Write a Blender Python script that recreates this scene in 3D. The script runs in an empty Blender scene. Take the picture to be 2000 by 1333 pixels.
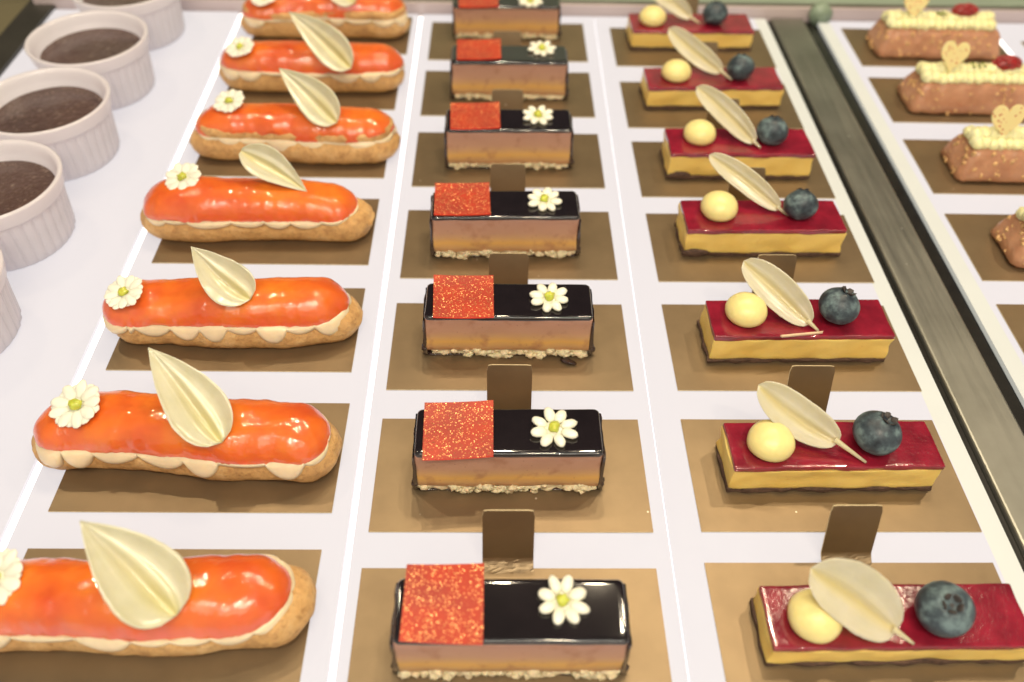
import bpy, math, random
from mathutils import Matrix, Vector, noise

S = 0.01                     # everything below is written in centimetres
sc = bpy.context.scene
COL = sc.collection

# ------------------------------------------------------------------ camera
CAM = Vector((2.747, -10.68, 31.45))
cam_data = bpy.data.cameras.new('camera')
cam = bpy.data.objects.new('camera', cam_data)
COL.objects.link(cam)
Rm = (Matrix.Rotation(-0.0270, 4, 'Z') @ Matrix.Rotation(0.7543, 4, 'X') @ Matrix.Rotation(0.0260, 4, 'Z'))
cam.matrix_world = Matrix.Translation(CAM * S) @ Rm
cam_data.sensor_width = 36.0
cam_data.lens = 36.0 * 1624.35 / 2000.0
cam_data.clip_start = 0.01
cam_data.clip_end = 50
cam_data.dof.use_dof = True
cam_data.dof.focus_distance = 0.385
cam_data.dof.aperture_fstop = 5.6
sc.camera = cam

# ------------------------------------------------------------------ world and view
world = bpy.data.worlds.new('World')
sc.world = world
world.use_nodes = True
# the shop room: lit warm on the customers' side (-y) and overhead, dim behind the case (+y)
_wt = world.node_tree
_tc = _wt.nodes.new('ShaderNodeTexCoord'); _sp = _wt.nodes.new('ShaderNodeSeparateXYZ')
_wt.links.new(_tc.outputs['Generated'], _sp.inputs[0])
_mr = _wt.nodes.new('ShaderNodeMapRange'); _mr.inputs['From Min'].default_value = -0.9; _mr.inputs['From Max'].default_value = 0.5
_wt.links.new(_sp.outputs[1], _mr.inputs['Value'])
_cr = _wt.nodes.new('ShaderNodeValToRGB')
_cr.color_ramp.elements[0].position = 0.0; _cr.color_ramp.elements[0].color = (0.62, 0.55, 0.46, 1)
_cr.color_ramp.elements[1].position = 1.0; _cr.color_ramp.elements[1].color = (0.050, 0.044, 0.050, 1)
_wt.links.new(_mr.outputs[0], _cr.inputs[0])
_wt.links.new(_cr.outputs[0], _wt.nodes['Background'].inputs[0])
_wt.nodes['Background'].inputs[1].default_value = 1.0
sc.view_settings.view_transform = 'Standard'
sc.view_settings.look = 'None'
sc.view_settings.exposure = 0.08
sc.view_settings.gamma = 1.0
sc.view_settings.use_curve_mapping = False
sc.cycles.use_denoising = True
sc.cycles.max_bounces = 10
sc.cycles.sample_clamp_indirect = 4.0

# ------------------------------------------------------------------ lamps of the display case, plus added fill and sheen lights
def lamp(x, y, z, watt, rad, colour=(1.0, 0.83, 0.58)):
    l = bpy.data.lights.new('ceiling_or_sheen_spot', 'POINT')
    l.energy = watt
    l.color = colour
    l.shadow_soft_size = rad * S
    o = bpy.data.objects.new('ceiling_or_sheen_spot', l)
    o.location = (x * S, y * S, z * S)
    COL.objects.link(o)
    return o
lamp(33, 52, 115, 10, 1.6)
lamp(4, 78, 125, 8, 1.6)
lamp(22, 68, 120, 6, 1.6)
lamp(-14, 72, 118, 4, 1.6)
lamp(-56, 64, 115, 9, 1.6)  # added to put sheen on the near eclair cards
lamp(70, 62, 115, 12, 1.6)  # added to put sheen on the near red slice cards
lamp(38, -40, 110, 10, 1.6)
lamp(-8, -26, 105, 5, 1.6)
lamp(12, -30, 112, 4, 1.6)
for _x, _y, _z in ((-34, -16, 66), (-19, -24, 70), (-4, -14, 64), (11, -22, 68), (26, -16, 66), (40, -24, 70)):
    lamp(_x, _y, _z, 0.55, 0.3, (1.0, 0.93, 0.80))
def bar_or_fill_lamp(x, y, z, lx, ly, watt, colour, rx=0.0):
    l = bpy.data.lights.new('led_strip_or_fill', 'AREA')
    l.shape = 'RECTANGLE'
    l.size = lx * S
    l.size_y = ly * S
    l.energy = watt
    l.color = colour
    o = bpy.data.objects.new('led_strip_or_fill', l)
    o.location = (x * S, y * S, z * S)
    o.rotation_euler = (rx, 0, 0)
    COL.objects.link(o)
bar_or_fill_lamp(4, -20, 62, 60, 1.3, 0.9, (0.95, 1.0, 0.86), math.radians(32))
bar_or_fill_lamp(4, -95, 115, 110, 60, 4.5, (1.0, 0.86, 0.70), math.radians(44))  # added soft fill for the front faces, not an LED strip

# ------------------------------------------------------------------ helpers: objects
class Frame:
    """A thing's base frame: position (cm) and turn about z; points given in it are centimetres."""
    def __init__(self, x, y, z=0.0, rot=0.0):
        self.o = Vector((x, y, z)); self.r = math.radians(rot)
        self.inv = (Matrix.Translation(self.o) @ Matrix.Rotation(self.r, 4, 'Z')).inverted()
    def loc(self, p):
        return self.inv @ Vector(p)

def link_mesh(name, verts, faces, mats, parent=None, smooth=True, midx=None, origin=(0, 0, 0)):
    ox, oy, oz = origin
    me = bpy.data.meshes.new(name)
    me.from_pydata([((v[0] - ox) * S, (v[1] - oy) * S, (v[2] - oz) * S) for v in verts], [], faces)
    if not isinstance(mats, (list, tuple)): mats = [mats]
    for m in mats: me.materials.append(m)
    if midx:
        for p, i in zip(me.polygons, midx): p.material_index = i
    me.polygons.foreach_set('use_smooth', [smooth] * len(me.polygons))
    me.update()
    o = bpy.data.objects.new(name, me)
    o.location = (ox * S, oy * S, oz * S)
    COL.objects.link(o)
    if parent is not None: o.parent = parent
    return o

def thing(name, label, cat, fr, group=None):
    o = bpy.data.objects.new(name, None)
    o.empty_display_size = 0.01
    COL.objects.link(o)
    o.location = fr.o * S
    o.rotation_euler = (0, 0, fr.r)
    tag(o, label, cat, group)
    return o
def tag(o, label=None, cat=None, group=None, kind=None):
    if label: o['label'] = label
    if cat: o['category'] = cat
    if group: o['group'] = group
    if kind: o['kind'] = kind
    return o

# ------------------------------------------------------------------ helpers: shapes (lists of verts, faces)
class G:
    def __init__(self): self.v = []; self.f = []; self.m = []
    def add(self, v, f, m=0):
        k = len(self.v)
        self.v += [tuple(p) for p in v]
        self.f += [tuple(i + k for i in q) for q in f]
        self.m += [m] * len(f)
    def box(self, x0, x1, y0, y1, z0, z1, m=0):
        self.add([(x0,y0,z0),(x1,y0,z0),(x1,y1,z0),(x0,y1,z0),(x0,y0,z1),(x1,y0,z1),(x1,y1,z1),(x0,y1,z1)],
                 [(0,3,2,1),(4,5,6,7),(0,1,5,4),(1,2,6,5),(2,3,7,6),(3,0,4,7)], m)
    def rings(self, rings, cap0=True, cap1=True, m=0):
        n = len(rings[0]); v = []; f = []
        for r in rings: v += r
        for i in range(len(rings) - 1):
            for j in range(n):
                k = (j + 1) % n
                f.append((i*n+j, i*n+k, (i+1)*n+k, (i+1)*n+j))
        if cap0: f.append(tuple(reversed(range(n))))
        if cap1: f.append(tuple(range((len(rings)-1)*n, len(rings)*n)))
        self.add(v, f, m)
    def blob(self, c, r, rot=None, nu=16, nv=10, bump=0.0, seed=0, m=0):
        v = []; f = []
        for i in range(1, nv):
            th = math.pi * i / nv
            for j in range(nu):
                ph = 2 * math.pi * j / nu
                v.append(Vector((math.sin(th)*math.cos(ph), math.sin(th)*math.sin(ph), math.cos(th))))
        v.append(Vector((0, 0, 1))); v.append(Vector((0, 0, -1)))
        for i in range(nv - 2):
            for j in range(nu):
                k = (j+1) % nu
                f.append((i*nu+j, (i+1)*nu+j, (i+1)*nu+k, i*nu+k))
        t = len(v) - 2
        for j in range(nu):
            k = (j+1) % nu
            f.append((t, j, k)); f.append((t+1, (nv-2)*nu+k, (nv-2)*nu+j))
        out = []
        for p in v:
            d = 1.0 + (bump * noise.noise(p * 1.7 + Vector((seed, seed*2.3, 7.1)))) if bump else 1.0
            q = Vector((p.x*r[0], p.y*r[1], p.z*r[2])) * d
            if rot is not None: q = rot @ q
            out.append(q + Vector(c))
        self.add(out, f, m)
    def make(self, name, mats, parent=None, smooth=True):
        return link_mesh(name, self.v, self.f, mats, parent, smooth, self.m if isinstance(mats, (list, tuple)) else None)

def nz(x, y, z=0.0): return noise.noise(Vector((x, y, z)))

def rrect(L, W, r, step=0.2, cn=5):
    """outline of a rounded rectangle, counter-clockwise, centred"""
    pts = []
    hx, hy = L/2, W/2
    def seg(a, b):
        n = max(1, int((Vector(b) - Vector(a)).length / step))
        for i in range(n): pts.append((a[0] + (b[0]-a[0])*i/n, a[1] + (b[1]-a[1])*i/n))
    def arc(cx, cy, a0):
        for i in range(cn):
            a = a0 + (math.pi/2) * i / cn
            pts.append((cx + r*math.cos(a), cy + r*math.sin(a)))
    seg((-hx+r, -hy), (hx-r, -hy)); arc(hx-r, -hy+r, -math.pi/2)
    seg((hx, -hy+r), (hx, hy-r)); arc(hx-r, hy-r, 0)
    seg((hx-r, hy), (-hx+r, hy)); arc(-hx+r, hy-r, math.pi/2)
    seg((-hx, hy-r), (-hx, -hy+r)); arc(-hx+r, -hy+r, math.pi)
    return pts

def slab(g, L, W, z0, z1, r=0.12, bt=0.08, bb=0.03, amp=0.02, fr=1.3, seed=0.0, zamp=0.0, steps=5, taper=0.0, cx=0, cy=0, m=0, wave=0.0):
    """rounded block with slightly uneven sides; taper widens it towards the bottom; zamp makes the top edge undulate"""
    out = rrect(L, W, r)
    levels = []
    for i in range(4): a = i/3*math.pi/2; levels.append((z0 + bb*(1-math.sin(a)), bb*(1-math.cos(a)) if i else bb))
    levels = [(z0, bb), (z0 + bb, 0.0)]
    for i in range(1, steps): levels.append((z0 + bb + (z1-bt-z0-bb)*i/steps, 0.0))
    for i in range(5): a = i/4*math.pi/2; levels.append((z1 - bt + bt*math.sin(a), bt*(1-math.cos(a))))
    rings = []
    for z, ins in levels:
        t = (z - z0) / max(1e-6, z1 - z0)
        ring = []
        for x, y in out:
            d = Vector((x, y)).normalized()
            n = noise.noise(Vector((x*fr, y*fr, z*fr*1.4 + seed*3.1))) * amp + taper*(1-t) - ins
            nx = x + (1 if x > 0 else -1) * n * (1.0 if abs(x) > L/2 - r*1.2 else 0.0)
            ny = y + (1 if y > 0 else -1) * n * (1.0 if abs(y) > W/2 - r*1.2 else 0.0)
            zz = z + (zamp * noise.noise(Vector((x*fr*.8, y*fr*.8, seed))) if t > .5 else wave*noise.noise(Vector((x*fr*1.2, y*fr*1.2, seed+5))))
            ring.append((cx + nx, cy + ny, zz))
        rings.append(ring)
    # one more inset ring so that the cap shades flat
    last = rings[-1]
    rings.append([(cx + (p[0]-cx)*0.96, cy + (p[1]-cy)*0.9, p[2]) for p in last])
    g.rings(rings, m=m)

def stadium(a, b, n):
    """boundary points of a stadium (half length a, half width b) with their spine points"""
    s = max(0.0, a - b)
    P = 2*math.pi*b + 4*s
    res = []
    for i in range(n):
        t = P * i / n
        if t < 2*s: res.append(((-s + t, -b), (-s + t, 0))); continue
        t -= 2*s
        if t < math.pi*b:
            th = -math.pi/2 + t/b; res.append(((s + b*math.cos(th), b*math.sin(th)), (s, 0))); continue
        t -= math.pi*b
        if t < 2*s: res.append(((s - t, b), (s - t, 0))); continue
        t -= 2*s
        th = math.pi/2 + t/b; res.append(((-s + b*math.cos(th), b*math.sin(th)), (-s, 0)))
    return res

# ------------------------------------------------------------------ materials
def newmat(name):
    m = bpy.data.materials.new(name); m.use_nodes = True
    nt = m.node_tree
    return m, nt, nt.nodes['Principled BSDF']
def coords(nt, per_object=True, scale=(100, 100, 100)):
    tc = nt.nodes.new('ShaderNodeTexCoord')
    mp = nt.nodes.new('ShaderNodeMapping')
    mp.inputs['Scale'].default_value = scale
    nt.links.new(tc.outputs['Object'], mp.inputs['Vector'])
    if not per_object: return mp.outputs[0]
    oi = nt.nodes.new('ShaderNodeObjectInfo')
    ml = nt.nodes.new('ShaderNodeMath'); ml.operation = 'MULTIPLY'; ml.inputs[1].default_value = 37.0
    nt.links.new(oi.outputs['Random'], ml.inputs[0])
    ad = nt.nodes.new('ShaderNodeVectorMath'); ad.operation = 'ADD'
    nt.links.new(mp.outputs[0], ad.inputs[0]); nt.links.new(ml.outputs[0], ad.inputs[1])
    return ad.outputs[0]
def tex_noise(nt, vec, scale, detail=4, rough=0.55):
    n = nt.nodes.new('ShaderNodeTexNoise')
    n.inputs['Scale'].default_value = scale; n.inputs['Detail'].default_value = detail; n.inputs['Roughness'].default_value = rough
    nt.links.new(vec, n.inputs['Vector'])
    return n.outputs['Fac']
def ramp(nt, fac, stops, interp='LINEAR'):
    r = nt.nodes.new('ShaderNodeValToRGB'); r.color_ramp.interpolation = interp
    e = r.color_ramp.elements
    while len(e) < len(stops): e.new(0.5)
    for i, (p, c) in enumerate(stops):
        e[i].position = p; e[i].color = (c, c, c, 1) if isinstance(c, (int, float)) else (c[0], c[1], c[2], 1)
    nt.links.new(fac, r.inputs[0])
    return r.outputs[0]
def bump(nt, b, h, strength=0.3, dist=0.0005, prev=None):
    n = nt.nodes.new('ShaderNodeBump'); n.inputs['Strength'].default_value = strength; n.inputs['Distance'].default_value = dist
    nt.links.new(h, n.inputs['Height'])
    if prev is not None: nt.links.new(prev, n.inputs['Normal'])
    if b is not None: nt.links.new(n.outputs[0], b.inputs['Normal'])
    return n.outputs[0]
def mixc(nt, fac, a, b, mode='MIX'):
    n = nt.nodes.new('ShaderNodeMix'); n.data_type = 'RGBA'; n.blend_type = mode
    for s, v in ((n.inputs[0], fac), (n.inputs[6], a), (n.inputs[7], b)):
        if isinstance(v, (int, float)): s.default_value = v
        elif isinstance(v, (tuple, list)): s.default_value = (v[0], v[1], v[2], 1)
        else: nt.links.new(v, s)
    return n.outputs[2]
def setp(b, **k):
    names = {'base': 'Base Color', 'rough': 'Roughness', 'metal': 'Metallic', 'sss': 'Subsurface Weight', 'sr': 'Subsurface Radius', 'ss': 'Subsurface Scale',
             'coat': 'Coat Weight', 'cr': 'Coat Roughness', 'spec': 'Specular IOR Level', 'trans': 'Transmission Weight', 'ior': 'IOR',
             'em': 'Emission Color', 'es': 'Emission Strength', 'sheen': 'Sheen Weight'}
    for a, v in k.items():
        i = b.inputs[names[a]]
        i.default_value = (v[0], v[1], v[2], 1) if (a in ('base', 'em')) else v

def simple(name, base, rough=0.5, var=0.12, scale=2.0, bumps=0.1, bscale=12.0, **k):
    m, nt, b = newmat(name)
    v = coords(nt)
    f = tex_noise(nt, v, scale)
    lo = tuple(c*(1-var) for c in base); hi = tuple(min(1, c*(1+var)) for c in base)
    nt.links.new(ramp(nt, f, [(0.3, lo), (0.7, hi)]), b.inputs['Base Color'])
    setp(b, rough=rough, **k)
    if bumps: bump(nt, b, tex_noise(nt, v, bscale, 3), bumps, 0.0004)
    return m

M = {}
# back-lit white acrylic: it gives off light itself
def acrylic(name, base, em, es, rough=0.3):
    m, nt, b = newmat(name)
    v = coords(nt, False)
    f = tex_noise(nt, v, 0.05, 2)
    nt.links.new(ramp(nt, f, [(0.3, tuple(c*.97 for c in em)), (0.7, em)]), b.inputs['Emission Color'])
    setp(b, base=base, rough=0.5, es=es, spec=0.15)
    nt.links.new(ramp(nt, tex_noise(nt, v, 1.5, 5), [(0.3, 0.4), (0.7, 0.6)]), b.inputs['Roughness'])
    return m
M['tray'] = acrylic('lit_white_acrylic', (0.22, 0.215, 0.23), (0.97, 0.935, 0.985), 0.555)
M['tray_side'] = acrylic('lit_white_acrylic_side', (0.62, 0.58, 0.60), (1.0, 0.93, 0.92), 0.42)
M['tray_rim'] = simple('acrylic_edge_added_glow', (0.42, 0.43, 0.40), 0.35, 0.03, 0.3, 0, es=0.30, em=(0.95, 0.96, 0.90))  # edge has no backlight; its faint glow is added as emission
M['strip'] = acrylic('light_strip', (0.9, 0.9, 0.9), (1.0, 0.98, 1.0), 1.25)
M['rear_acrylic'] = simple('frosted_acrylic', (0.55, 0.46, 0.46), 0.12, 0.08, 0.15, 0.03, 1.5)
# card: brown-gold laminated board
def card_mat():
    m, nt, b = newmat('gold_brown_card')
    v = coords(nt)
    f = tex_noise(nt, v, 0.5, 3)
    g = tex_noise(nt, v, 9.0, 4, .7)
    c = ramp(nt, f, [(0.3, (0.235, 0.168, 0.098)), (0.7, (0.28, 0.203, 0.118))])
    c2 = mixc(nt, ramp(nt, g, [(0.66, 0.0), (0.8, 0.35)]), c, (0.42, 0.34, 0.24))
    nt.links.new(c2, b.inputs['Base Color'])
    vo = nt.nodes.new('ShaderNodeTexVoronoi'); vo.inputs['Scale'].default_value = 0.55
    nt.links.new(v, vo.inputs['Vector'])
    nt.links.new(mixc(nt, ramp(nt, vo.outputs['Distance'], [(0.022, 1.0), (0.030, 0.0)]), c2, (0.7, 0.62, 0.5)), b.inputs['Base Color'])
    setp(b, metal=0.72, rough=0.42)
    bump(nt, b, tex_noise(nt, v, 26.0, 3, .7), 0.25, 0.0002)
    return m
M['card'] = card_mat()
M['card_edge'] = simple('card_edge', (0.62, 0.50, 0.30), 0.7, 0.15, 6, 0)
# choux pastry
def choux_mat():
    m, nt, b = newmat('choux_crust')
    v = coords(nt)
    f = tex_noise(nt, v, 0.9, 6, .65)
    g = tex_noise(nt, v, 4.0, 6, .7)
    c = ramp(nt, f, [(0.28, (0.44, 0.23, 0.085)), (0.5, (0.66, 0.38, 0.14)), (0.72, (0.76, 0.50, 0.23))])
    c2 = mixc(nt, ramp(nt, g, [(0.50, 0.0), (0.68, 0.65)]), c, (0.34, 0.15, 0.045))
    nt.links.new(c2, b.inputs['Base Color'])
    setp(b, rough=0.62, sss=0.15, ss=0.003, sr=(1, .5, .25))
    n = bump(nt, None, f, 0.8, 0.002)
    bump(nt, b, g, 0.9, 0.0010, n)
    return m
M['choux'] = choux_mat()
M['cream'] = simple('piped_cream', (0.80, 0.64, 0.42), 0.38, 0.08, 1.2, 0.25, 5.0, sss=0.3, ss=0.004, sr=(1, .6, .3))
def glaze_mat():
    m, nt, b = newmat('orange_mirror_glaze')
    v = coords(nt)
    f = tex_noise(nt, v, 0.35, 3)
    g = tex_noise(nt, v, 2.5, 5)
    tc = nt.nodes.new('ShaderNodeTexCoord'); sp = nt.nodes.new('ShaderNodeSeparateXYZ')
    nt.links.new(tc.outputs['Object'], sp.inputs[0])
    c = ramp(nt, f, [(0.3, (0.60, 0.075, 0.012)), (0.5, (0.72, 0.135, 0.010)), (0.7, (0.78, 0.225, 0.012))])
    # the coral lower edge is where the glaze ran thick and pinkish
    mr = nt.nodes.new('ShaderNodeMapRange'); mr.inputs['From Min'].default_value = 0.0165; mr.inputs['From Max'].default_value = 0.0255
    mr.inputs['To Min'].default_value = 1.0; mr.inputs['To Max'].default_value = 0.0
    nt.links.new(sp.outputs[2], mr.inputs['Value'])
    ml = nt.nodes.new('ShaderNodeMath'); ml.operation = 'MULTIPLY'
    nt.links.new(mr.outputs[0], ml.inputs[0]); nt.links.new(ramp(nt, g, [(0.35, 0.35), (0.65, 0.9)]), ml.inputs[1])
    c2 = mixc(nt, ml.outputs[0], c, (0.80, 0.12, 0.06))
    nt.links.new(c2, b.inputs['Base Color'])
    setp(b, rough=0.45, spec=0.25, coat=1.0, cr=0.03, sss=0.12, ss=0.003, sr=(1, .25, .1))
    b.inputs['Coat IOR'].default_value = 1.65
    n = bump(nt, None, f, 0.5, 0.004)
    n2 = bump(nt, b, tex_noise(nt, v, 1.3, 2), 0.25, 0.0016, n)
    nt.links.new(bump(nt, None, tex_noise(nt, v, 2.0, 3), 0.42, 0.0014), b.inputs['Coat Normal'])
    return m
M['glaze'] = glaze_mat()
def petal_mat(name, c0, c1, cmid, trans=0.2):
    m, nt, b = newmat(name)
    v = coords(nt)
    at = nt.nodes.new('ShaderNodeAttribute'); at.attribute_name = 'mid'
    f = tex_noise(nt, v, 1.0, 3)
    c = ramp(nt, f, [(0.3, c0), (0.7, c1)])
    c2 = mixc(nt, at.outputs['Fac'], c, cmid)
    nt.links.new(c2, b.inputs['Base Color'])
    setp(b, rough=0.33, sss=0.35, ss=0.004, sr=(1, .8, .4), coat=1.0, cr=0.20, spec=0.6)
    bump(nt, b, tex_noise(nt, v, 14.0, 3, .7), 0.25, 0.0004)
    tr = nt.nodes.new('ShaderNodeBsdfTranslucent'); nt.links.new(c2, tr.inputs[0])
    mx = nt.nodes.new('ShaderNodeMixShader'); mx.inputs[0].default_value = trans
    nt.links.new(b.outputs[0], mx.inputs[1]); nt.links.new(tr.outputs[0], mx.inputs[2])
    nt.links.new(mx.outputs[0], nt.nodes['Material Output'].inputs[0])
    return m
M['petal'] = petal_mat('pearly_white_chocolate', (0.64, 0.61, 0.40), (0.74, 0.71, 0.50), (0.76, 0.66, 0.22))
M['petal_tart'] = petal_mat('ivory_white_chocolate', (0.78, 0.72, 0.50), (0.86, 0.80, 0.60), (0.84, 0.70, 0.28), 0.34)
M['flower'] = simple('white_sugar_flower', (0.86, 0.84, 0.70), 0.35, 0.04, 2, 0.1, 6, sss=0.3, ss=0.003, sr=(1, .9, .7), coat=0.3, cr=0.2)
M['flower_e'] = simple('matt_sugar_flower', (0.84, 0.82, 0.68), 0.5, 0.04, 2, 0.15, 6, sss=0.3, ss=0.003, sr=(1, .9, .7))
M['green'] = simple('yellow_green_centre', (0.52, 0.56, 0.06), 0.32, 0.15, 3, 0.1, 8, sss=0.2, ss=0.002, coat=0.4, cr=0.2)
# mousse: soft layers by height, with stains and bubbles
def mousse_mat():
    m, nt, b = newmat('layered_mousse')
    v = coords(nt)
    tc = nt.nodes.new('ShaderNodeTexCoord'); sp = nt.nodes.new('ShaderNodeSeparateXYZ')
    nt.links.new(tc.outputs['Object'], sp.inputs[0])
    f = tex_noise(nt, v, 0.55, 4)
    mu = nt.nodes.new('ShaderNodeMath'); mu.operation = 'MULTIPLY_ADD'; mu.inputs[1].default_value = 0.0035; 
    nt.links.new(f, mu.inputs[0]); nt.links.new(sp.outputs[2], mu.inputs[2])
    mr = nt.nodes.new('ShaderNodeMapRange'); mr.inputs['From Min'].default_value = 0.0017; mr.inputs['From Max'].default_value = 0.0277
    nt.links.new(mu.outputs[0], mr.inputs['Value'])
    c = ramp(nt, mr.outputs[0], [(0.0, (0.46, 0.23, 0.11)), (0.16, (0.56, 0.29, 0.14)), (0.26, (0.53, 0.30, 0.13)), (0.40, (0.66, 0.37, 0.10)),
                                 (0.54, (0.54, 0.31, 0.15)), (0.66, (0.48, 0.265, 0.165)), (1.0, (0.42, 0.225, 0.16))])
    g = tex_noise(nt, v, 1.1, 3)
    c2 = mixc(nt, ramp(nt, g, [(0.55, 0.0), (0.70, 0.6)]), c, (0.34, 0.15, 0.08))
    vo = nt.nodes.new('ShaderNodeTexVoronoi'); vo.inputs['Scale'].default_value = 3.2
    nt.links.new(v, vo.inputs['Vector'])
    c3 = mixc(nt, ramp(nt, vo.outputs['Distance'], [(0.06, 0.7), (0.10, 0.0)]), c2, (0.17, 0.06, 0.03))
    nt.links.new(c3, b.inputs['Base Color'])
    setp(b, rough=0.55, sss=0.2, ss=0.003, sr=(1, .5, .3))
    bump(nt, b, tex_noise(nt, v, 6.0, 5, .7), 0.35, 0.0006)
    return m
M['mousse'] = mousse_mat()
M['black_glaze'] = simple('black_mirror_glaze', (0.010, 0.007, 0.008), 0.07, 0.2, 1, 0.05, 0.5, coat=1.0, cr=0.02)
M['dark_choc'] = simple('dark_chocolate_plate', (0.035, 0.018, 0.016), 0.22, 0.3, 2, 0.3, 3, coat=0.5, cr=0.1)
M['crumb'] = simple('rice_crumb', (0.70, 0.57, 0.36), 0.7, 0.2, 3, 0.8, 5.0, sss=0.15, ss=0.003)
def glitter_mat():
    m, nt, b = newmat('red_glitter_chocolate')
    v = coords(nt)
    vo = nt.nodes.new('ShaderNodeTexVoronoi'); vo.inputs['Scale'].default_value = 13.5
    nt.links.new(v, vo.inputs['Vector'])
    sp = nt.nodes.new('ShaderNodeSeparateColor'); nt.links.new(vo.outputs['Color'], sp.inputs[0])
    dot = ramp(nt, vo.outputs['Distance'], [(0.26, 1.0), (0.42, 0.0)])
    sel = ramp(nt, sp.outputs[0], [(0.42, 0.0), (0.50, 1.0)])
    ml = nt.nodes.new('ShaderNodeMath'); ml.operation = 'MULTIPLY'
    nt.links.new(dot, ml.inputs[0]); nt.links.new(sel, ml.inputs[1])
    f = tex_noise(nt, v, 0.7, 3)
    red = ramp(nt, f, [(0.35, (0.36, 0.046, 0.028)), (0.7, (0.50, 0.055, 0.024))])
    c = mixc(nt, ml.outputs[0], red, (0.95, 0.50, 0.20))
    nt.links.new(c, b.inputs['Base Color']); nt.links.new(ml.outputs[0], b.inputs['Metallic'])
    setp(b, rough=0.38, spec=0.25)
    # every flake leans its own way
    sb = nt.nodes.new('ShaderNodeVectorMath'); sb.operation = 'SUBTRACT'; sb.inputs[1].default_value = (0.5, 0.5, 0.5)
    nt.links.new(vo.outputs['Color'], sb.inputs[0])
    scl = nt.nodes.new('ShaderNodeVectorMath'); scl.operation = 'SCALE'; nt.links.new(sb.outputs[0], scl.inputs[0])
    m2 = nt.nodes.new('ShaderNodeMath'); m2.operation = 'MULTIPLY'; m2.inputs[1].default_value = 0.9
    nt.links.new(ml.outputs[0], m2.inputs[0]); nt.links.new(m2.outputs[0], scl.inputs['Scale'])
    ge = nt.nodes.new('ShaderNodeNewGeometry'); ad = nt.nodes.new('ShaderNodeVectorMath'); ad.operation = 'ADD'
    nt.links.new(ge.outputs['Normal'], ad.inputs[0]); nt.links.new(scl.outputs[0], ad.inputs[1])
    nn = nt.nodes.new('ShaderNodeVectorMath'); nn.operation = 'NORMALIZE'
    nt.links.new(ad.outputs[0], nn.inputs[0]); nt.links.new(nn.outputs[0], b.inputs['Normal'])
    return m
M['glitter'] = glitter_mat()
M['red_edge'] = simple('red_chocolate_edge', (0.82, 0.05, 0.02), 0.3, 0.1, 2, 0, sss=0.2, ss=0.002)
def curd_mat():
    m, nt, b = newmat('yellow_curd')
    v = coords(nt)
    f = tex_noise(nt, v, 0.6, 4)
    c = ramp(nt, f, [(0.3, (0.78, 0.52, 0.13)), (0.7, (0.85, 0.61, 0.18))])
    g = tex_noise(nt, v, 2.2, 5, .7)
    c2 = mixc(nt, ramp(nt, g, [(0.62, 0.0), (0.78, 0.5)]), c, (0.52, 0.25, 0.05))
    nt.links.new(c2, b.inputs['Base Color'])
    setp(b, rough=0.45, sss=0.3, ss=0.004, sr=(1, .6, .2))
    bump(nt, b, tex_noise(nt, v, 3.0, 5, .65), 0.35, 0.0009)
    return m
M['curd'] = curd_mat()
M['biscuit'] = simple('cocoa_biscuit', (0.085, 0.045, 0.030), 0.75, 0.45, 4, 0.9, 6.0)
M['jelly'] = simple('raspberry_jelly', (0.235, 0.010, 0.026), 0.15, 0.35, 0.8, 0.3, 4.5, coat=0.8, cr=0.05, sss=0.2, ss=0.003, sr=(1, .1, .1))
M['dollop'] = simple('yellow_custard', (0.83, 0.71, 0.30), 0.34, 0.06, 1.2, 0.35, 2.5, sss=0.35, ss=0.005, sr=(1, .75, .3))
def berry_mat():
    m, nt, b = newmat('blueberry_skin')
    v = coords(nt)
    f = tex_noise(nt, v, 1.5, 5, .6)
    c = ramp(nt, f, [(0.34, (0.018, 0.024, 0.034)), (0.5, (0.050, 0.072, 0.086)), (0.64, (0.15, 0.215, 0.225))])
    nt.links.new(c, b.inputs['Base Color'])
    nt.links.new(ramp(nt, f, [(0.3, 0.3), (0.6, 0.6)]), b.inputs['Roughness'])
    bump(nt, b, f, 0.25, 0.0005)
    return m
M['berry'] = berry_mat()
M['calyx'] = simple('blueberry_calyx', (0.045, 0.036, 0.034), 0.6, 0.5, 3, 0.4, 6)
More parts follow.
